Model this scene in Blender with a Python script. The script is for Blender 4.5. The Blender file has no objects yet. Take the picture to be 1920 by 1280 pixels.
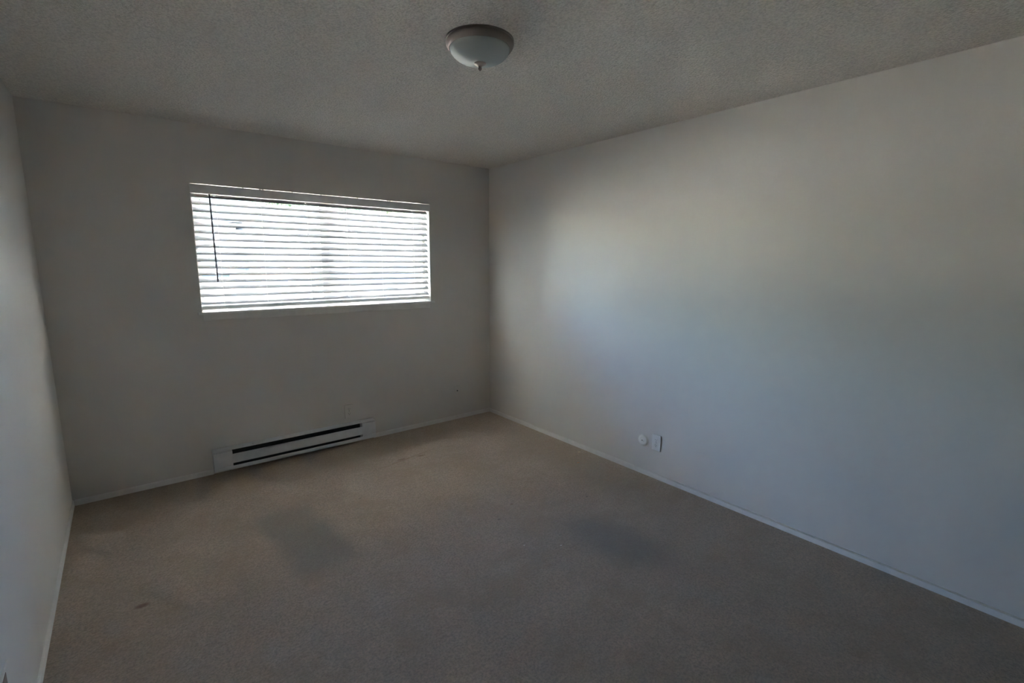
import bpy, bmesh, math, random
from mathutils import Vector, Matrix
random.seed(7)
S = bpy.context.scene
C = S.collection
R = math.radians

# ------------------------------------------------------------------ camera
ROOM_W, ROOM_H, ROOM_D = 3.2695, 2.44, 4.45      # window wall is y=0, right wall x=0
f_px, cam_loc = 908.72, Vector((-2.8930, -3.9815, 1.5377))
yaw, pit, rol = 0.675564, -0.160226, 0.0053275
F = Vector((math.sin(yaw)*math.cos(pit), math.cos(yaw)*math.cos(pit), math.sin(pit)))
Rt = Vector((math.cos(yaw), -math.sin(yaw), 0))
Up = Rt.cross(F)
R2 = Rt*math.cos(rol) + Up*math.sin(rol)
U2 = -Rt*math.sin(rol) + Up*math.cos(rol)
cam_d = bpy.data.cameras.new('camera')
cam_d.sensor_fit = 'HORIZONTAL'; cam_d.sensor_width = 36.0
cam_d.lens = f_px/1920*36.0
cam_d.clip_start = 0.02; cam_d.clip_end = 300
cam = bpy.data.objects.new('camera', cam_d); C.objects.link(cam)
m3 = Matrix((R2, U2, -F)).transposed()
cam.matrix_world = Matrix.Translation(cam_loc) @ m3.to_4x4()
S.camera = cam

# ------------------------------------------------------------------ light
S.view_settings.view_transform = 'Standard'
S.view_settings.look = 'None'
S.view_settings.gamma = 1.0
S.view_settings.use_curve_mapping = False
S.view_settings.exposure = 6.5
try:
    S.cycles.max_bounces = 14; S.cycles.diffuse_bounces = 9
    S.cycles.transparent_max_bounces = 12
    S.cycles.sample_clamp_indirect = 30.0
    S.cycles.sample_clamp_direct = 0.04      # keeps clipped daylight from eating the thin slats' edges
except Exception:
    pass
SUN_ELEV, SUN_AZ = R(70), R(12)
w = bpy.data.worlds.new('world'); S.world = w; w.use_nodes = True
nt = w.node_tree; nt.nodes.clear()
sky = nt.nodes.new('ShaderNodeTexSky'); sky.sky_type = 'NISHITA'
sky.sun_disc = False; sky.sun_elevation = SUN_ELEV; sky.sun_rotation = SUN_AZ
sky.air_density = 1.0; sky.dust_density = 0.7; sky.ozone_density = 1.0
bg = nt.nodes.new('ShaderNodeBackground'); bg.inputs['Strength'].default_value = 0.098
wo = nt.nodes.new('ShaderNodeOutputWorld')
nt.links.new(sky.outputs[0], bg.inputs[0]); nt.links.new(bg.outputs[0], wo.inputs[0])
sd = bpy.data.lights.new('sun', 'SUN'); sd.energy = 8.0; sd.angle = R(0.6); sd.color = (1.0, 0.97, 0.94)
sun = bpy.data.objects.new('sun', sd); C.objects.link(sun)
to_sun = Vector((math.sin(SUN_AZ)*math.cos(SUN_ELEV), math.cos(SUN_AZ)*math.cos(SUN_ELEV), math.sin(SUN_ELEV)))
sun.rotation_euler = to_sun.to_track_quat('Z', 'Y').to_euler()
# daylight portal in the window opening (guides sampling only, adds no light)
pd = bpy.data.lights.new('window_portal', 'AREA'); pd.shape = 'RECTANGLE'; pd.size = 1.80; pd.size_y = 0.88
pd.cycles.is_portal = True
po = bpy.data.objects.new('window_portal', pd); C.objects.link(po)
po.location = (-1.572, 0.16, 1.618); po.rotation_euler = (R(-90), 0, 0)

# ------------------------------------------------------------------ helpers
def tag(o, label=None, cat=None, group=None, kind=None):
    if label: o['label'] = label
    if cat: o['category'] = cat
    if group: o['group'] = group
    if kind: o['kind'] = kind
    return o

def empty(name, loc=(0, 0, 0), rot=(0, 0, 0)):
    o = bpy.data.objects.new(name, None); C.objects.link(o)
    o.empty_display_size = 0.05; o.location = loc; o.rotation_euler = rot
    return o

def obj(name, bm, mat, parent=None, smooth=False):
    me = bpy.data.meshes.new(name)
    bmesh.ops.recalc_face_normals(bm, faces=bm.faces)
    if smooth:
        for f in bm.faces: f.smooth = True
        if isinstance(smooth, float):
            for e in bm.edges:
                if len(e.link_faces) == 2 and e.calc_face_angle(0) > smooth: e.smooth = False
    bm.to_mesh(me); bm.free()
    me.materials.append(mat)
    o = bpy.data.objects.new(name, me); C.objects.link(o)
    if parent: o.parent = parent
    return o

def box(bm, x0, x1, y0, y1, z0, z1, bevel=0.0, mat=None):
    vs = [bm.verts.new((x, y, z)) for z in (z0, z1) for y in (y0, y1) for x in (x0, x1)]
    fs = [(0, 1, 3, 2), (4, 6, 7, 5), (0, 4, 5, 1), (2, 3, 7, 6), (0, 2, 6, 4), (1, 5, 7, 3)]
    faces = [bm.faces.new([vs[i] for i in f]) for f in fs]
    if mat is not None:
        for v in vs: v.co = mat @ v.co
    if bevel > 0:
        edges = list({e for f in faces for e in f.edges})
        bmesh.ops.bevel(bm, geom=edges, offset=bevel, segments=2, profile=0.5, affect='EDGES')

def boxobj(name, mat, dims, parent=None, bevel=0.0):
    bm = bmesh.new(); box(bm, *dims, bevel=bevel)
    return obj(name, bm, mat, parent)

def prism(bm, prof, x0, x1):
    """profile in (y,z) extruded along x"""
    a = [bm.verts.new((x0, y, z)) for y, z in prof]
    b = [bm.verts.new((x1, y, z)) for y, z in prof]
    n = len(prof)
    for i in range(n):
        j = (i+1) % n
        bm.faces.new((a[i], a[j], b[j], b[i]))
    bm.faces.new(a[::-1]); bm.faces.new(b)

def lathe(bm, prof, n=64, cap=False):
    """profile (r,z) revolved about z"""
    rings = []
    for r, z in prof:
        if r < 1e-6: rings.append([bm.verts.new((0, 0, z))])
        else: rings.append([bm.verts.new((r*math.cos(2*math.pi*i/n), r*math.sin(2*math.pi*i/n), z)) for i in range(n)])
    for A, B in zip(rings[:-1], rings[1:]):
        for i in range(n):
            j = (i+1) % n
            if len(A) == 1 and len(B) == 1: continue
            if len(A) == 1: bm.faces.new((A[0], B[i], B[j]))
            elif len(B) == 1: bm.faces.new((A[i], A[j], B[0]))
            else: bm.faces.new((A[i], A[j], B[j], B[i]))

def tube(bm, pts, r, n=8):
    prev = None
    pts = [Vector(p) for p in pts]
    for k, p in enumerate(pts):
        d = (pts[min(k+1, len(pts)-1)] - pts[max(k-1, 0)]).normalized()
        s = d.orthogonal().normalized() if prev is None else (prev[1] - d*prev[1].dot(d)).normalized()
        t = d.cross(s)
        ring = [bm.verts.new(p + (s*math.cos(2*math.pi*i/n) + t*math.sin(2*math.pi*i/n))*r) for i in range(n)]
        if prev:
            for i in range(n):
                j = (i+1) % n
                bm.faces.new((prev[0][i], prev[0][j], ring[j], ring[i]))
        else: bm.faces.new(ring[::-1])
        prev = (ring, s)
    bm.faces.new(prev[0])

# ------------------------------------------------------------------ materials
class NB:
    def __init__(s, name):
        s.m = bpy.data.materials.new(name); s.m.use_nodes = True
        s.t = s.m.node_tree; s.b = s.t.nodes['Principled BSDF']; s.o = s.t.nodes['Material Output']
        s.tc = None
    def n(s, t, **kw):
        x = s.t.nodes.new(t)
        for k, v in kw.items(): setattr(x, k, v)
        return x
    def l(s, a, b): s.t.links.new(a, b)
    def co(s):
        if not s.tc: s.tc = s.n('ShaderNodeNewGeometry')
        return s.tc.outputs['Position']
    def noise(s, scale, detail=3, rough=0.5, vec=None):
        x = s.n('ShaderNodeTexNoise'); x.inputs['Scale'].default_value = scale
        x.inputs['Detail'].default_value = detail; x.inputs['Roughness'].default_value = rough
        s.l(vec or s.co(), x.inputs['Vector']); return x.outputs['Fac']
    def ramp(s, fac, stops):
        r = s.n('ShaderNodeValToRGB'); e = r.color_ramp.elements
        e[0].position, e[0].color = stops[0][0], (*stops[0][1], 1)
        e[1].position, e[1].color = stops[1][0], (*stops[1][1], 1)
        for p, c in stops[2:]:
            q = e.new(p); q.color = (*c, 1)
        s.l(fac, r.inputs['Fac']); return r.outputs['Color']
    def math(s, op, a, b=None, clamp=False):
        x = s.n('ShaderNodeMath', operation=op, use_clamp=clamp)
        for i, v in enumerate((a, b)):
            if v is None: continue
            if isinstance(v, (int, float)): x.inputs[i].default_value = v
            else: s.l(v, x.inputs[i])
        return x.outputs[0]
    def mix(s, fac, a, b, mode='MIX'):
        x = s.n('ShaderNodeMix', data_type='RGBA', blend_type=mode)
        for i, v in ((0, fac), (6, a), (7, b)):
            if isinstance(v, (int, float)): x.inputs[i].default_value = v
            elif isinstance(v, tuple): x.inputs[i].default_value = (*v, 1)
            else: s.l(v, x.inputs[i])
        return x.outputs[2]
    def sstep(s, v, a, b):
        x = s.n('ShaderNodeMapRange', interpolation_type='SMOOTHSTEP')
        s.l(v, x.inputs['Value'])
        x.inputs['From Min'].default_value = a; x.inputs['From Max'].default_value = b
        return x.outputs['Result']
    def bump(s, h, strength, dist):
        x = s.n('ShaderNodeBump'); x.inputs['Strength'].default_value = strength
        x.inputs['Distance'].default_value = dist; s.l(h, x.inputs['Height'])
        s.l(x.outputs['Normal'], s.b.inputs['Normal'])
    def col(s, c):
        if isinstance(c, tuple): s.b.inputs['Base Color'].default_value = (*c, 1)
        else: s.l(c, s.b.inputs['Base Color'])
    def set(s, rough=0.5, metal=0.0, spec=0.5):
        s.b.inputs['Roughness'].default_value = rough; s.b.inputs['Metallic'].default_value = metal
        s.b.inputs['Specular IOR Level'].default_value = spec

def simple(name, c, rough=0.5, metal=0.0, spec=0.5, var=0.04, scale=20, bump=0.0):
    m = NB(name); f = m.noise(scale, 3)
    lo = tuple(max(0, x*(1-var)) for x in c); hi = tuple(min(1, x*(1+var)) for x in c)
    m.col(m.ramp(f, [(0.3, lo), (0.7, hi)])); m.set(rough, metal, spec)
    if bump: m.bump(m.noise(scale*12, 2), 0.3, bump)
    return m.m

def wall_paint():
    m = NB('wall_paint')
    m.col(m.ramp(m.noise(1.3, 4), [(0.3, (0.652, 0.617, 0.572)), (0.7, (0.692, 0.657, 0.612))]))
    h = m.math('ADD', m.noise(55, 4, 0.6), m.math('MULTIPLY', m.noise(7, 3), 1.6))
    m.bump(h, 0.35, 0.0016); m.set(0.62, 0, 0.35)
    return m.m

def popcorn():
    m = NB('popcorn_ceiling')
    v = m.n('ShaderNodeTexVoronoi'); v.inputs['Scale'].default_value = 95; m.l(m.co(), v.inputs['Vector'])
    h = m.math('ADD', m.math('MULTIPLY', v.outputs['Distance'], -0.8), m.noise(130, 3, 0.7))
    m.col(m.ramp(m.noise(110, 3, 0.6), [(0.34, (0.60, 0.56, 0.51)), (0.60, (0.77, 0.72, 0.66))]))
    m.bump(h, 0.9, 0.006); m.set(0.95, 0, 0.1)
    return m.m

def carpet():
    m = NB('beige_carpet')
    pos = m.co()
    sx = m.n('ShaderNodeSeparateXYZ'); m.l(pos, sx.inputs[0])
    X, Y = sx.outputs['X'], sx.outputs['Y']
    n1 = m.noise(1.1, 5, 0.6); n2 = m.noise(6, 4, 0.6); n3 = m.noise(230, 3, 0.7)
    base = m.ramp(n1, [(0.32, (0.40, 0.315, 0.235)), (0.68, (0.50, 0.41, 0.315))])
    base = m.mix(0.5, base, m.ramp(n2, [(0.35, (0.42, 0.335, 0.25)), (0.65, (0.49, 0.40, 0.31))]))
    # pile fibres
    pile = m.math('ADD', m.math('MULTIPLY', m.sstep(m.noise(95, 5, 0.75), 0.60, 0.38), 0.42), m.math('MULTIPLY', m.sstep(m.noise(38, 4, 0.7), 0.58, 0.40), 0.16))
    base = m.mix(pile, base, (0.15, 0.12, 0.09))
    base = m.mix(m.math('MULTIPLY', m.sstep(m.noise(2.9, 6, 0.72), 0.47, 0.64), 0.50), base, (0.30, 0.225, 0.15))
    wob = m.math('MULTIPLY', m.math('SUBTRACT', m.noise(3.5, 4, 0.6), 0.5), 0.34)
    def blob(cx, cy, ang, a, b, soft, col, amt, base, square=False, wamt=1.0):
        ca, sa = math.cos(R(ang)), math.sin(R(ang))
        dx = m.math('SUBTRACT', X, cx); dy = m.math('SUBTRACT', Y, cy)
        u = m.math('DIVIDE', m.math('ADD', m.math('MULTIPLY', dx, ca), m.math('MULTIPLY', dy, sa)), a)
        v = m.math('DIVIDE', m.math('SUBTRACT', m.math('MULTIPLY', dy, ca), m.math('MULTIPLY', dx, sa)), b)
        if square:
            d = m.math('MAXIMUM', m.math('ABSOLUTE', u), m.math('ABSOLUTE', v))
        else:
            d = m.math('SQRT', m.math('ADD', m.math('MULTIPLY', u, u), m.math('MULTIPLY', v, v)))
        d = m.math('ADD', d, m.math('MULTIPLY', wob, wamt))
        k = m.sstep(d, 1.0+soft, 1.0-soft)
        return m.mix(m.math('MULTIPLY', k, amt), base, col)
    # grey worn patch left of centre, soft dark patch right of centre, tracked grime by the right wall
    grey = (0.20, 0.185, 0.16)
    base = blob(-2.235, -1.25, 2, 0.155, 0.385, 0.26, grey, 0.42, base, True, 0.9)
    base = blob(-2.185, -1.40, 4, 0.15, 0.26, 0.38, (0.17, 0.165, 0.145), 0.42, base, True, 1.3)
    base = blob(-2.28, -1.02, 20, 0.15, 0.14, 0.6, (0.20, 0.18, 0.14), 0.40, base, False, 1.4)
    base = blob(-2.80, -0.12, 4, 0.60, 0.30, 0.7, (0.24, 0.175, 0.11), 0.50, base, False, 1.4)
    base = blob(-0.86, -2.40, -78, 0.32, 0.15, 0.65, (0.17, 0.15, 0.13), 0.58, base)
    base = blob(-0.88, -2.38, -72, 0.60, 0.32, 0.8, (0.22, 0.19, 0.155), 0.28, base)
    base = blob(-0.25, -1.55, 84, 0.95, 0.19, 0.7, (0.27, 0.215, 0.15), 0.45, base, False, 1.6)
    base = blob(-0.45, -1.05, 30, 0.22, 0.14, 0.6, (0.27, 0.22, 0.15), 0.35, base, False, 1.6)
    base = blob(-1.35, -0.30, 5, 0.9, 0.12, 0.7, (0.27, 0.215, 0.14), 0.35, base, False, 1.4)
    base = blob(-1.24, -0.61, 12, 0.21, 0.010, 0.9, (0.20, 0.12, 0.06), 0.45, base, False, 0.5)
    base = blob(-1.14, -0.625, 0, 0.03, 0.014, 0.6, (0.16, 0.09, 0.04), 0.6, base, False, 0.2)
    base = blob(-1.30, -0.60, 0, 0.03, 0.012, 0.6, (0.16, 0.09, 0.04), 0.6, base, False, 0.2)
    for px, py, r_, c in ((-0.072, -1.358, .014, (.55, .50, .30)), (-0.238, -1.504, .012, (.50, .22, .10)), (-0.60, -1.93, .007, (.08, .06, .05)),
                          (-1.24, -1.80, .010, (.14, .12, .09)), (-1.06, -1.70, .012, (.22, .14, .09)), (-1.80, -1.02, .009, (.14, .12, .10)),
                          (-1.135, -2.231, .006, (.8, .8, .78)), (-1.295, -2.105, .005, (.8, .8, .78)), (-2.96, -1.40, .025, (.18, .09, .06))):
        base = blob(px, py, 0, r_, r_*0.6, 0.5, c, 0.8, base, False, 0.2)
    base = m.mix(1.0, base, (1.40, 1.35, 1.36), 'MULTIPLY')
    m.col(base)
    st = m.n('ShaderNodeMapping'); m.l(pos, st.inputs['Vector']); st.inputs['Rotation'].default_value = (0, 0, R(-20)); st.inputs['Scale'].default_value = (0.6, 1.5, 1)
    h = m.math('ADD', m.noise(95, 5, 0.75, st.outputs[0]), m.math('MULTIPLY', m.noise(22, 4, 0.6), 1.2))
    m.bump(h, 1.0, 0.014); m.set(0.95, 0, 0.05)
    m.b.inputs['Sheen Weight'].default_value = 0.25; m.b.inputs['Sheen Roughness'].default_value = 0.5
    return m.m

def glass_thin():
    m = NB('window_glass'); m.t.nodes.remove(m.b)
    tr = m.n('ShaderNodeBsdfTransparent'); tr.inputs['Color'].default_value = (0.93, 0.96, 0.95, 1)
    gl = m.n('ShaderNodeBsdfGlossy'); gl.inputs['Roughness'].default_value = 0.02
    fr = m.n('ShaderNodeFresnel'); fr.inputs['IOR'].default_value = 1.45
    n = m.noise(3, 2); k = m.math('MULTIPLY', fr.outputs[0], m.math('ADD', n, 0.5))
    mx = m.n('ShaderNodeMixShader'); m.l(k, mx.inputs[0]); m.l(tr.outputs[0], mx.inputs[1]); m.l(gl.outputs[0], mx.inputs[2])
    m.l(mx.outputs[0], m.o.inputs['Surface']); return m.m

def slat_mat():
    # white vinyl, lets a little daylight through
    m = NB('blind_vinyl'); m.col(m.ramp(m.noise(8, 2), [(0.3, (0.30, 0.30, 0.30)), (0.7, (0.33, 0.33, 0.33))]))
    m.set(0.55, 0, 0.3)
    tl = m.n('ShaderNodeBsdfTranslucent'); tl.inputs['Color'].default_value = (0.85, 0.86, 0.88, 1)
    mx = m.n('ShaderNodeMixShader'); mx.inputs[0].default_value = 0.02
    m.l(m.b.outputs[0], mx.inputs[1]); m.l(tl.outputs[0], mx.inputs[2]); m.l(mx.outputs[0], m.o.inputs['Surface'])
    return m.m

def brushed(name, c, rough):
    m = NB(name); st = m.n('ShaderNodeMapping'); m.l(m.co(), st.inputs['Vector']); st.inputs['Scale'].default_value = (4, 4, 300)
    f = m.noise(6, 3, 0.6, st.outputs[0])
    m.col(m.ramp(f, [(0.3, tuple(x*0.9 for x in c)), (0.7, c)])); m.set(rough, 1.0, 0.5)
    m.bump(f, 0.15, 0.0005); return m.m

def siding():
    m = NB('painted_siding'); sx = m.n('ShaderNodeSeparateXYZ'); m.l(m.co(), sx.inputs[0])
    fr = m.math('FRACT', m.math('MULTIPLY', sx.outputs['Z'], 5.0))
    m.col(m.mix(m.sstep(fr, 0.90, 1.0), (0.045, 0.048, 0.062), (0.028, 0.03, 0.04))); m.set(0.7)
    return m.m

MW, MC, MCARP = wall_paint(), popcorn(), carpet()
M = dict(
    trim=simple('trim_paint', (0.74, 0.715, 0.68), 0.42, spec=0.5, bump=0.0006),
    sill=simple('sill_gloss_paint', (0.80, 0.78, 0.75), 0.16, spec=0.6),
    plastic=simple('white_plastic', (0.80, 0.79, 0.76), 0.3),
    valance=simple('valance_vinyl', (0.78, 0.775, 0.77), 0.35),
    enamel=simple('heater_enamel', (0.72, 0.72, 0.72), 0.32, bump=0.0003),
    dark=simple('dark_slot', (0.035, 0.035, 0.033), 0.6),
    fin=simple('aluminium_fins', (0.10, 0.10, 0.10), 0.45, 0.6),
    nickel=brushed('brushed_nickel', (0.30, 0.26, 0.24), 0.42),
    bowl=simple('frosted_glass', (0.52, 0.56, 0.54), 0.5, spec=0.4, var=0.03, scale=6),
    alu=simple('window_aluminium', (0.52, 0.48, 0.45), 0.4, 0.3),
    cord=simple('white_cord', (0.85, 0.84, 0.80), 0.8),
    wand=simple('grey_wand', (0.10, 0.105, 0.12), 0.25),
    clip=simple('clear_clip', (0.25, 0.22, 0.20), 0.3),
    brown=simple('brown_cover', (0.16, 0.09, 0.06), 0.45),
    screw=simple('screw_metal', (0.30, 0.29, 0.27), 0.35, 0.8),
    stucco=simple('stucco', (0.62, 0.57, 0.50), 0.9, bump=0.004),
    concrete=simple('pale_concrete', (0.52, 0.49, 0.455), 0.9, var=0.08, scale=1.5, bump=0.003),
    roof=simple('roof_shingle', (0.03, 0.03, 0.037), 0.85, var=0.15, scale=6, bump=0.004),
    bark=simple('bark', (0.17, 0.12, 0.08), 0.9, var=0.2, scale=12, bump=0.01),
    leaf=simple('leaf_green', (0.015, 0.035, 0.010), 0.5, var=0.35, scale=3),
    leaf2=simple('leaf_yellow_green', (0.030, 0.048, 0.014), 0.5, var=0.35, scale=3),
    rail=simple('brown_rail', (0.25, 0.15, 0.10), 0.6),
    slat=slat_mat(), glass=glass_thin(), siding=siding())

# ------------------------------------------------------------------ room shell
WX0, WX1, WZ0, WZ1, WT = -2.474, -0.670, 1.176, 2.056, 0.15
L = -ROOM_W
def struct(name, bm, mat): return tag(obj(name, bm, mat), kind='structure')
bm = bmesh.new(); box(bm, L-.12, .12, -ROOM_D-.12, WT, -.08, 0); struct('floor', bm, MCARP)
bm = bmesh.new(); box(bm, L-.12, .12, -ROOM_D-.12, WT, ROOM_H, ROOM_H+.10); struct('ceiling', bm, MC)
bm = bmesh.new()
box(bm, L-.12, WX0, 0, WT, 0, ROOM_H); box(bm, WX1, .12, 0, WT, 0, ROOM_H)
box(bm, WX0, WX1, 0, WT, 0, WZ0); box(bm, WX0, WX1, 0, WT, WZ1, ROOM_H)
bmesh.ops.remove_doubles(bm, verts=bm.verts, dist=1e-5)
struct('wall_window_side', bm, MW)
bm = bmesh.new(); box(bm, 0, .12, -ROOM_D, 0, 0, ROOM_H); struct('wall_right', bm, MW)
bm = bmesh.new(); box(bm, L-.12, L, -ROOM_D, 0, 0, ROOM_H); struct('wall_left', bm, MW)
bm = bmesh.new(); box(bm, L-.12, .12, -ROOM_D-.12, -ROOM_D, 0, ROOM_H); struct('wall_rear', bm, MW)
M['wood'] = simple('dark_wood_door', (0.10, 0.06, 0.035), 0.5, var=0.25, scale=5)
for i, (xa, xb) in enumerate(((-3.20, -2.42), (-2.40, -1.62), (-1.60, -0.82), (-0.80, -0.04))):  # unseen dark doors, added to soak up bounce light behind the camera
    bm = bmesh.new(); box(bm, xa, xb, -ROOM_D+.002, -ROOM_D+.035, .02, 2.08, bevel=.003)
    for za, zb in ((.18, .95), (1.08, 1.95)): box(bm, xa+.12, xb-.12, -ROOM_D+.034, -ROOM_D+.042, za, zb, bevel=.003)
    d = struct('door_%d' % (i+1), bm, M['wood'])
    bm = bmesh.new(); bmesh.ops.create_uvsphere(bm, u_segments=14, v_segments=8, radius=.018, matrix=Matrix.Translation((xb-.06 if i % 2 == 0 else xa+.06, -ROOM_D+.055, 1.0)))
    obj('door_handle', bm, M['nickel'], d)

def baseboard(name, a, b, inward):
    bm = bmesh.new(); t, h = 0.008, 0.038
    a, b, n = Vector((*a, 0)), Vector((*b, 0)), Vector((*inward, 0))
    prof = [(0, 0), (t, 0), (t, h-.008), (t*.55, h-.001), (0, h)]
    A = [bm.verts.new(a + n*p + Vector((0, 0, q))) for p, q in prof]
    B = [bm.verts.new(b + n*p + Vector((0, 0, q))) for p, q in prof]
    for i in range(len(prof)):
        j = (i+1) % len(prof); bm.faces.new((A[i], A[j], B[j], B[i]))
    bm.faces.new(A[::-1]); bm.faces.new(B)
    struct(name, bm, M['trim'])
HX0, HX1 = -2.498, -1.277
baseboard('baseboard_right', (0, -ROOM_D), (0, 0), (-1, 0))
baseboard('baseboard_left', (L, 0), (L, -ROOM_D), (1, 0))
baseboard('baseboard_window_side', (-.011, 0), (HX1+.002, 0), (0, -1))
baseboard('baseboard_window_side_left', (HX0-.002, 0), (L+.011, 0), (0, -1))

# window sill board and apron
bm = bmesh.new(); box(bm, WX0-.026, WX1+.032, -.024, 0.0, WZ0-.006, WZ0+.012, bevel=.003)
box(bm, WX0+.0005, WX1-.0005, -.002, .093, WZ0+.0005, WZ0+.012)
struct('trim_1', bm, M['sill'])
bm = bmesh.new(); prism(bm, [(0, 1.126), (-.009, 1.128), (-.012, 1.134), (-.012, WZ0-.006), (0, WZ0-.006)], WX0+.004, WX1-.012)
struct('trim_2', bm, M['trim'])

# window: aluminium slider with two panes
win = tag(empty('window_1', (0, 0, 0)), kind='structure')
FY0, FY1 = .092, .135
z0, z1 = WZ0+.0005, WZ1-.0005
bm = bmesh.new()
box(bm, WX0+.0005, WX0+.028, FY0, FY1, z0, z1); box(bm, WX1-.028, WX1-.0005, FY0, FY1, z0, z1)
box(bm, WX0+.028, WX1-.028, FY0, FY1, z0, z0+.038); box(bm, WX0+.028, WX1-.028, FY0, FY1, z1-.030, z1)
obj('window_frame', bm, M['alu'], win)
bm = bmesh.new()
box(bm, -1.608, -1.575, FY0+.002, FY0+.020, z0+.038, z1-.030)
obj('meeting_stile', bm, M['alu'], win)
bm = bmesh.new()
box(bm, -1.572, -1.538, FY0+.022, FY0+.040, z0+.038, z1-.030)
obj('meeting_stile', bm, M['alu'], win)
bm = bmesh.new(); box(bm, WX0+.028, -1.608, FY0+.009, FY0+.013, z0+.038, z1-.030); obj('pane', bm, M['glass'], win)
bm = bmesh.new(); box(bm, -1.538, WX1-.028, FY0+.029, FY0+.033, z0+.038, z1-.030); obj('pane', bm, M['glass'], win)

# ------------------------------------------------------------------ window blind
BX0, BX1 = WX0+.004, WX1-.006
NS, PITCH, TILT = 16, 0.0479, R(40)
SW = 0.050
YC = 0.040                                    # centre line of the slats inside the recess
ZTOP = 1.968 + SW/2*math.sin(TILT)            # centre height of the top slat
lift = [-2.335, -1.728, -1.422, -0.826]
ladders = [-2.335, -2.050, -1.728, -1.422, -1.130, -0.826]
blind = tag(empty('window_blind', ((BX0+BX1)/2, YC, WZ0+.02)),
            'white two inch horizontal slat blind with slats half open in the wide window', 'window blind')
bl_off = -blind.location
def bpart(name, bm, mat, parent=blind, smooth=False):
    if parent is blind:
        for v in bm.verts: v.co += bl_off
    return obj(name, bm, mat, parent, smooth)
def slat_bm(x0, x1, thick=0.0026, holes=True):
    bm = bmesh.new()
    xs = [x0]
    for lx in lift:
        if holes: xs += [lx-.0022, lx+.0022]
    xs.append(x1)
    vs = [-.5, -.36, -.2, -.13, .13, .2, .36, .5]
    def P(x, v, s):
        # gentle crown, tilted so that the room edge (v<0) hangs low
        q = v*SW; crown = 0.0035*(1-(2*v)**2)
        return (x, q*math.cos(TILT)-(crown+s)*math.sin(TILT), q*math.sin(TILT)+(crown+s)*math.cos(TILT))
    top = [[bm.verts.new(P(x, v, thick/2)) for v in vs] for x in xs]
    bot = [[bm.verts.new(P(x, v, -thick/2)) for v in vs] for x in xs]
    nx, nv = len(xs)-1, len(vs)-1
    solid = lambda i, j: 0 <= i < nx and 0 <= j < nv and not (i % 2 == 1 and j == 3 and holes)
    for i in range(nx):
        for j in range(nv):
            if not solid(i, j): continue
            bm.faces.new((top[i][j], top[i+1][j], top[i+1][j+1], top[i][j+1]))
            bm.faces.new((bot[i][j], bot[i][j+1], bot[i+1][j+1], bot[i+1][j]))
            if not solid(i-1, j): bm.faces.new((top[i][j], top[i][j+1], bot[i][j+1], bot[i][j]))
            if not solid(i+1, j): bm.faces.new((top[i+1][j], bot[i+1][j], bot[i+1][j+1], top[i+1][j+1]))
            if not solid(i, j-1): bm.faces.new((top[i][j], bot[i][j], bot[i+1][j], top[i+1][j]))
            if not solid(i, j+1): bm.faces.new((top[i][j+1], top[i+1][j+1], bot[i+1][j+1], bot[i][j+1]))
    return bm
s0 = obj('slat', slat_bm(BX0, BX1), M['slat'], blind)
for k in range(NS):
    s = s0 if k == 0 else s0.copy()
    if k: C.objects.link(s); s.parent = blind
    tilt_jit = random.uniform(-.012, .012)
    s.location = Vector((0, YC, ZTOP-k*PITCH)) + bl_off
    s.rotation_euler = (tilt_jit, 0, 0)
    if k >= NS-2:                              # lowest slats sag a little to the left
        s.rotation_euler = (tilt_jit, R(-0.12)*(k-NS+3), 0); s.location.z -= .0012*(k-NS+3)
# bottom rail
bm = bmesh.new()
prof = [(-.025, -.012), (-.025, .010), (-.021, .013), (.021, .013), (.025, .010), (.025, -.012), (.022, -.014), (-.022, -.014)]
tl = R(3)
prism(bm, [(YC+a*math.cos(tl)-b*math.sin(tl), 1.2200+a*math.sin(tl)+b*math.cos(tl)) for a, b in prof], BX0, BX1)
for v in bm.verts: v.co.z += (v.co.x-BX0)/(BX1-BX0)*.006-.003
bpart('bottom_rail', bm, M['valance'])
# headrail and valance
bm = bmesh.new(); box(bm, BX0+.002, BX1-.002, .012, .046, 2.001, 2.040, bevel=.002); bpart('headrail', bm, M['valance'])
bm = bmesh.new()
prism(bm, [(-.011, 1.9935), (-.011, 2.0500), (-.009, 2.0520), (-.003, 2.0520), (-.003, 1.9935)], WX0-.004, WX1+.006)
val = bpart('valance', bm, M['valance'])
for cx in (-2.16, -2.05, -2.03, -1.62, -1.07, -1.05, -1.83, -1.33):
    bm = bmesh.new(); box(bm, cx-.005, cx+.005, -.012, .040, 2.0521, 2.0545); box(bm, cx-.005, cx+.005, -.0135, -.0111, 2.046, 2.0545)
    bpart('valance_clip', bm, M['clip'], blind)
# ladder strings
for lx in ladders:
    bm = bmesh.new()
    yo = SW/2*math.cos(TILT)+.0018
    for yy in (-yo, yo): tube(bm, [(lx+.006, YC+yy, 1.215), (lx+.006, YC+yy, 1.998)], .0007, 5)
    for k in range(NS):
        zc = ZTOP-k*PITCH-.0035
        tube(bm, [(lx+.006, YC-yo, zc-SW/2*math.sin(TILT)), (lx+.006, YC+yo, zc+SW/2*math.sin(TILT))], .0006, 4)
    bpart('ladder_string', bm, M['cord'])
for lx in lift:
    bm = bmesh.new(); tube(bm, [(lx, YC, 1.215), (lx, YC, 1.998)], .0008, 5); bpart('lift_cord', bm, M['cord'])
    # loose knotted cord tail under the rail
    bm = bmesh.new(); pts = []
    for i in range(15):
        t = i/14; pts.append((lx+.012+.020*math.sin(t*7.5), .008-.004*math.cos(t*5), 1.209-.010*abs(math.sin(t*5.2))+.008*math.sin(t*9)))
    tube(bm, pts, .0011, 5); bpart('cord_tail', bm, M['cord'])
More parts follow.
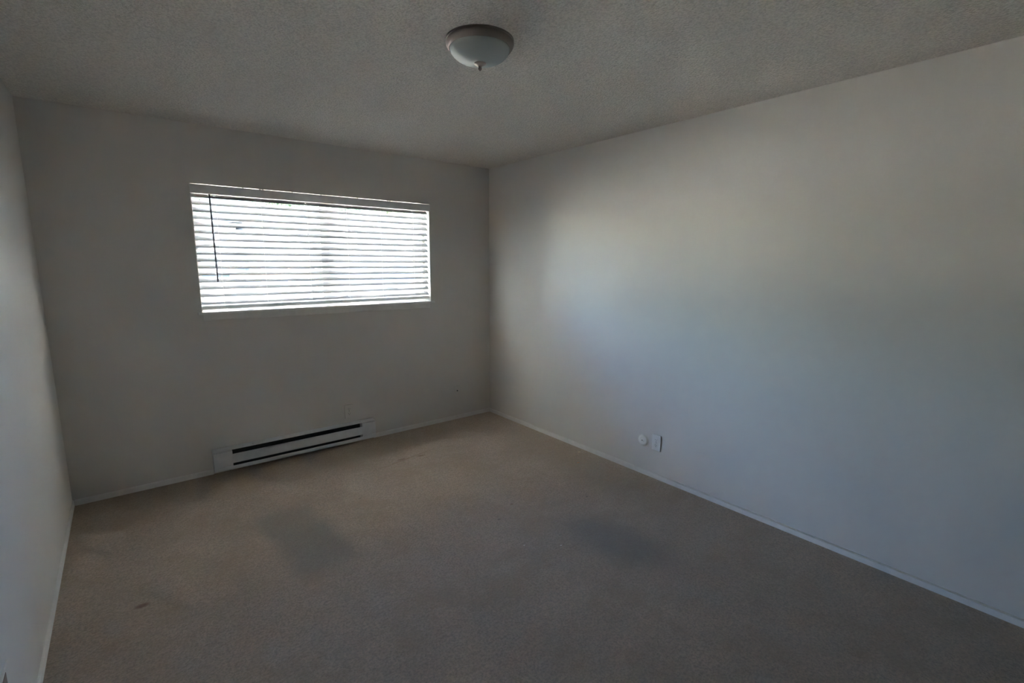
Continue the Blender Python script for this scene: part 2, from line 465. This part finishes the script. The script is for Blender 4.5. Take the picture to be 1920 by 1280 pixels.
# tilt wand
bm = bmesh.new(); tube(bm, [(-2.367, .006, 2.004), (-2.3665, .003, 1.982), (-2.362, -.001, 1.396)], .0055, 6)
wandp = bpart('tilt_wand', bm, M['wand']); wandp['label'] = 'thin dark tilt wand'
wandp.name = 'tilt_wand'

# ------------------------------------------------------------------ electric baseboard heater
ht = tag(empty('baseboard_heater', ((HX0+HX1)/2, -.001, 0)),
         'long white electric baseboard heater on the wall below the window', 'heater')
ho = -ht.location
def hpart(name, bm, mat, parent=ht):
    for v in bm.verts: v.co += ho
    return obj(name, bm, mat, parent)
HL, HR = -2.377, -1.395                        # ends of the open section
D = -.062
bm = bmesh.new()
prism(bm, [(-.001, .028), (-.001, .184), (-.004, .1865), (D, .1790), (D, .1765), (D+.002, .1765), (-.006, .1840), (-.006, .028)], HX0, HX1)
hpart('back_casing', bm, M['enamel'])
bm = bmesh.new()
prism(bm, [(D, .073), (D, .1415), (D+.004, .1430), (D+.005, .1415), (D+.002, .1395), (D+.002, .073)], HL, HR)
hpart('front_panel', bm, M['enamel'])
bm = bmesh.new()
prism(bm, [(D, .028), (D, .0515), (D+.004, .0530), (D+.005, .0515), (D+.003, .050), (D+.003, .031), (-.006, .031), (-.006, .028)], HL, HR)
hpart('bottom_lip', bm, M['enamel'])
for a, b in ((HX0, HL), (HR, HX1)):
    bm = bmesh.new()
    box(bm, a, b, D-.0010, -.006, .0615, .1690, bevel=.0012); e = hpart('end_cover', bm, M['enamel'])
    bm = bmesh.new()
    box(bm, a, b, D+.0020, -.006, .0285, .0585, bevel=.001); hpart('end_base', bm, M['enamel'])
bm = bmesh.new()
x = HL+.01
while x < HR-.01:
    box(bm, x, x+.0008, -.052, -.014, .066, .128); x += .0065
tube(bm, [(HL+.001, -.033, .097), (HR-.001, -.033, .097)], .007, 10)
fins = hpart('heating_element', bm, M['fin'])
bm = bmesh.new()
prism(bm, [(-.0065, .034), (-.0065, .170), (-.0085, .170), (-.0085, .034)], HL+.001, HR-.001)
hpart('reflector', bm, M['dark'])
for sx_, sz in ((-2.235, .1802), (-1.405, .1802)):
    bm = bmesh.new(); bmesh.ops.create_uvsphere(bm, u_segments=10, v_segments=6, radius=.0032)
    for v in bm.verts: v.co += Vector((sx_, -.035, sz+.0015))
    hpart('screw', bm, M['screw'])

# ------------------------------------------------------------------ ceiling light
cl = tag(empty('ceiling_light', (-1.648, -2.206, ROOM_H)),
         'round flush ceiling light with frosted bowl and brushed nickel ring', 'ceiling light')
bm = bmesh.new()
lathe(bm, [(0, 0), (.1395, 0), (.1400, -.003), (.1400, -.0065), (.1368, -.0085), (.1368, -.0105), (.1395, -.0125), (.1400, -.0155),
           (.1385, -.020), (.1345, -.028), (.1300, -.034), (.1275, -.0355), (.1245, -.0345), (.1235, -.030), (0, -.028)], 96)
obj('metal_ring', bm, M['nickel'], cl, smooth=R(40))
bm = bmesh.new()
prof = []
for i in range(25):
    t = math.pi/2*i/24
    prof.append((.1232*math.cos(t)**0.92 if i < 24 else 0, -.031-.058*math.sin(t)))
lathe(bm, prof, 96); bowl = obj('glass_bowl', bm, M['bowl'], cl, smooth=True)
bm = bmesh.new()
lathe(bm, [(0, -.0835), (.0245, -.0835), (.0262, -.0865), (.0250, -.0895), (.0200, -.0930), (.0130, -.0960), (.0078, -.0985), (.0066, -.1030),
           (.0076, -.1065), (.0078, -.1090), (.0055, -.1130), (.0020, -.1165), (0, -.1175)], 48)
obj('finial', bm, M['nickel'], cl, smooth=True)

# ------------------------------------------------------------------ wall plates
def plate(bm, w_, h_, t, bev):
    box(bm, -w_/2, w_/2, -t, -.0002, -h_/2, h_/2)
    es = [e for e in bm.edges if all(v.co.y < -t*.9 for v in e.verts)]
    bmesh.ops.bevel(bm, geom=es, offset=bev, segments=3, profile=.6, affect='EDGES')

def duplex(loc, rz, label, group=None, plate_mat='plastic', hole_mat='dark', rec_mat='plastic'):
    """outlet facing -y before rotation"""
    t = empty('wall_outlet', loc, (0, 0, rz)); tag(t, label, 'wall outlet', group)
    bm = bmesh.new(); plate(bm, .072, .117, .0065, .0035); obj('cover_plate', bm, M[plate_mat], t)
    for s in (-1, 1):
        zc = .0195*s
        bm = bmesh.new()
        n = 28; ring = []
        for i in range(n):
            a = 2*math.pi*i/n
            ring.append((.0172*math.cos(a), max(-.0138, min(.0138, .0172*math.sin(a)))))
        A = [bm.verts.new((x, -.0060, zc+z)) for x, z in ring]; B = [bm.verts.new((x, -.0082, zc+z)) for x, z in ring]
        for i in range(n):
            j = (i+1) % n
            if (A[i].co-A[j].co).length < 1e-6: continue
            bm.faces.new((A[i], A[j], B[j], B[i]))
        bm.faces.new(B); bm.faces.new(A[::-1])
        r_ = obj('receptacle', bm, M[rec_mat], t)
        for xx, hh in ((-.0063, .0085), (.0063, .0070)):
            bm = bmesh.new(); box(bm, xx-.0012, xx+.0012, -.0085, -.0081, zc+.0035-hh/2, zc+.0035+hh/2); obj('slot', bm, M[hole_mat], r_)
        bm = bmesh.new(); bmesh.ops.create_cone(bm, cap_ends=True, segments=14, radius1=.0027, radius2=.0027, depth=.0004,
                matrix=Matrix.Translation((0, -.0083, zc-.0078)) @ Matrix.Rotation(R(90), 4, 'X')); obj('ground_hole', bm, M[hole_mat], r_)
    bm = bmesh.new(); bmesh.ops.create_uvsphere(bm, u_segments=12, v_segments=6, radius=.0032, matrix=Matrix.Translation((0, -.0063, 0))); obj('screw', bm, M['screw'], t)
    return t
duplex((0, -2.040, .270), R(-90), 'white duplex wall outlet beside the round cable plate on the right wall')
M['painted'] = MW
duplex((-1.483, 0, .283), 0, 'painted-over duplex wall outlet just above the baseboard heater', None, 'painted', 'dark', 'painted')

# round cable plate on the right wall
rp = tag(empty('cable_plate', (0, -1.926, .256), (0, 0, R(-90))), 'round white cable jack plate on the right wall', 'cable plate')
bm = bmesh.new(); lathe(bm, [(0, 0), (.041, 0), (.041, .003), (.038, .0065), (.031, .0095), (.022, .0108), (0, .0112)], 48)
for v in bm.verts: v.co = Vector((v.co.x, -v.co.z-.0002, v.co.y))
obj('round_cover', bm, M['plastic'], rp, smooth=R(50))
bm = bmesh.new(); lathe(bm, [(0, 0), (.0125, 0), (.0125, .0035), (.0105, .0045), (.0055, .0045), (.0055, .002), (0, .002)], 24)
for v in bm.verts: v.co = Vector((v.co.x, -v.co.z-.0108, v.co.y))
jk = obj('jack', bm, M['plastic'], rp)
bm = bmesh.new(); bmesh.ops.create_cone(bm, cap_ends=True, segments=16, radius1=.0052, radius2=.0052, depth=.0010, matrix=Matrix.Translation((-.001, -.0140, .003)) @ Matrix.Rotation(R(90), 4, 'X'))
obj('jack_hole', bm, M['dark'], jk)

# small painted cable plate near the right corner of the window wall
cp = tag(empty('cable_plate', (-.400, 0, .278)), 'painted-over rectangular plate with a small dark jack near the room corner', 'cable plate')
bm = bmesh.new(); plate(bm, .070, .114, .004, .003); obj('cover_plate', bm, MW, cp)
bm = bmesh.new(); bmesh.ops.create_cone(bm, cap_ends=True, segments=16, radius1=.0062, radius2=.0055, depth=.006, matrix=Matrix.Translation((.002, -.0065, .010)) @ Matrix.Rotation(R(90), 4, 'X'))
jk = obj('jack', bm, M['dark'], cp); jk['label'] = 'small dark jack'

# two plates side by side on the left wall, at the picture's edge
lp = tag(empty('wall_outlet', (L, -2.130, .310), (0, 0, R(90))), 'wall outlet with a brown cover at the lower edge of the left wall', 'wall outlet')
bm = bmesh.new(); plate(bm, .150, .118, .006, .003); obj('cover_plate', bm, MW, lp)
bm = bmesh.new(); box(bm, -.072, .022, -.0072, -.0058, -.052, .052, bevel=.0005); q = obj('receptacle', bm, M['brown'], lp); q['label'] = 'brown insert'

# ------------------------------------------------------------------ outdoors
bm = bmesh.new()
def quad(bm, pts): bm.faces.new([bm.verts.new(p) for p in pts])
rows = [(.15, -.16), (3, -.10), (16.0, .90), (90, .90)]
gv = [[bm.verts.new((x, y, z)) for x in (-50, 70)] for y, z in rows]
gb = [[bm.verts.new((x, y, z-.4)) for x in (-50, 70)] for y, z in rows]
for i in range(3):
    bm.faces.new((gv[i][0], gv[i][1], gv[i+1][1], gv[i+1][0])); bm.faces.new((gb[i][0], gb[i+1][0], gb[i+1][1], gb[i][1]))
    for s in (0, 1): bm.faces.new((gv[i][s], gv[i+1][s], gb[i+1][s], gb[i][s]))
bm.faces.new((gv[0][0], gb[0][0], gb[0][1], gv[0][1])); bm.faces.new((gv[3][0], gv[3][1], gb[3][1], gb[3][0]))
struct('ground_outside', bm, M['concrete'])
bm = bmesh.new(); box(bm, L-.6, .7, WT+.001, .405, 2.50, 2.60); struct('roof_eave', bm, M['stucco'])

bd = tag(empty('building', (4, 16, .9)), 'pale grey sided building seen across the yard between the blind slats', 'building')
bo = -bd.location
def opart(name, bm, mat, parent=bd, off=None):
    for v in bm.verts: v.co += (off or bo)
    return obj(name, bm, mat, parent)
bm = bmesh.new(); box(bm, .8, 18, 16, 22, .7, 3.0); opart('wall', bm, M['siding'])
bm = bmesh.new(); box(bm, -9, .8, 16.6, 22, .7, 2.7); opart('wing_wall', bm, M['siding'])
bm = bmesh.new(); prism(bm, [(15.5, 2.98), (15.5, 3.10), (19, 3.75), (22.5, 3.10), (22.5, 2.98)], .5, 18.4); opart('roof', bm, M['roof'])
bm = bmesh.new(); prism(bm, [(16.2, 2.66), (16.2, 2.78), (19, 3.2), (22, 2.78), (22, 2.66)], -9.3, .5); opart('wing_roof', bm, M['roof'])
for (xa, xb, za, zb) in ((2.25, 2.95, 1.9, 2.75), (4.2, 4.9, 1.9, 2.75), (6.6, 8.0, 1.8, 2.7), (10, 11, 1.9, 2.7), (-2.6, -1.6, 1.7, 2.4), (-.4, .2, 1.9, 2.4)):
    yy = 16 if xa > .8 else 16.6
    bm = bmesh.new()
    for d_ in ((xa-.06, xa, za-.06, zb+.06), (xb, xb+.06, za-.06, zb+.06), (xa, xb, za-.06, za), (xa, xb, zb, zb+.06)):
        box(bm, d_[0], d_[1], yy-.05, yy+.02, d_[2], d_[3])
    fr = opart('window', bm, M['siding'])
    bm = bmesh.new(); box(bm, xa, xb, yy-.02, yy-.005, za, zb); pn = opart('pane', bm, M['fin'], fr)
fc = tag(empty('porch_railing', (1.0, 13.0, .67)), 'low brown rail in front of the building outside', 'railing')
fo = -fc.location
bm = bmesh.new(); box(bm, -.3, 2.3, 12.97, 13.03, 1.38, 1.45); opart('top_rail', bm, M['rail'], fc, fo)
bm = bmesh.new(); box(bm, -.3, 2.3, 12.97, 13.03, 1.08, 1.13); opart('lower_rail', bm, M['rail'], fc, fo)
for px in (-.25, .6, 1.4, 2.25):
    bm = bmesh.new(); box(bm, px-.035, px+.035, 12.965, 13.035, .55, 1.40); opart('post', bm, M['rail'], fc, fo)

def leaf_cloud(rx, rz, zc, n, seed, size):
    rnd = random.Random(seed); bm = bmesh.new()
    lobes = [(rnd.uniform(-.55, .55)*rx, rnd.uniform(-.55, .55)*rx, zc+rnd.uniform(-.5, .5)*rz, rnd.uniform(.35, .6)) for _ in range(9)]
    for _ in range(n):
        lx, ly, lz, lr = rnd.choice(lobes)
        d = Vector((rnd.gauss(0, 1), rnd.gauss(0, 1), rnd.gauss(0, 1))).normalized() * (rnd.random()**.4)
        p = Vector((lx+d.x*rx*lr, ly+d.y*rx*lr, lz+d.z*rz*lr))
        q = Vector((rnd.gauss(0, 1), rnd.gauss(0, 1), rnd.gauss(0, 1))).normalized()
        a = q.orthogonal().normalized(); b = q.cross(a); s = size*rnd.uniform(.6, 1.3)
        v = [bm.verts.new(p+a*s), bm.verts.new(p+b*s*.45+q*s*.1), bm.verts.new(p-a*s), bm.verts.new(p-b*s*.45+q*s*.1)]
        bm.faces.new(v)
    return bm
trees = [(-.6, 25, 1.6, 1.5, 4.2, 'leaf', 'small green tree behind the low wing of the building'),
         (4.6, 25.5, 2.0, 1.3, 4.9, 'leaf2', 'yellow-green tree above the roof, left of the window stile'),
         (7.8, 27, 2.3, 1.4, 4.8, 'leaf', 'dark green tree above the roof behind the window stile'),
         (12.5, 29, 2.6, 1.3, 5.3, 'leaf2', 'pale leafy tree above the roof at the right of the window')]
for i, (tx, ty, rx, rz, zc, lm, lab) in enumerate(trees):
    t = tag(empty('tree', (tx, ty, .9)), lab, 'tree', None)
    bm = bmesh.new(); tube(bm, [(0, 0, -.1), (.05, .03, 1.6), (-.05, .1, zc-.9)], .14, 8)
    tube(bm, [(.05, .03, 1.6), (.7, .1, zc-1.2)], .07, 6); tube(bm, [(.05, .03, 1.8), (-.6, -.1, zc-1.1)], .07, 6)
    obj('trunk', bm, M['bark'], t)
    obj('foliage', leaf_cloud(rx, rz, zc-.9, 2600, 20+i, .13), M[lm], t)
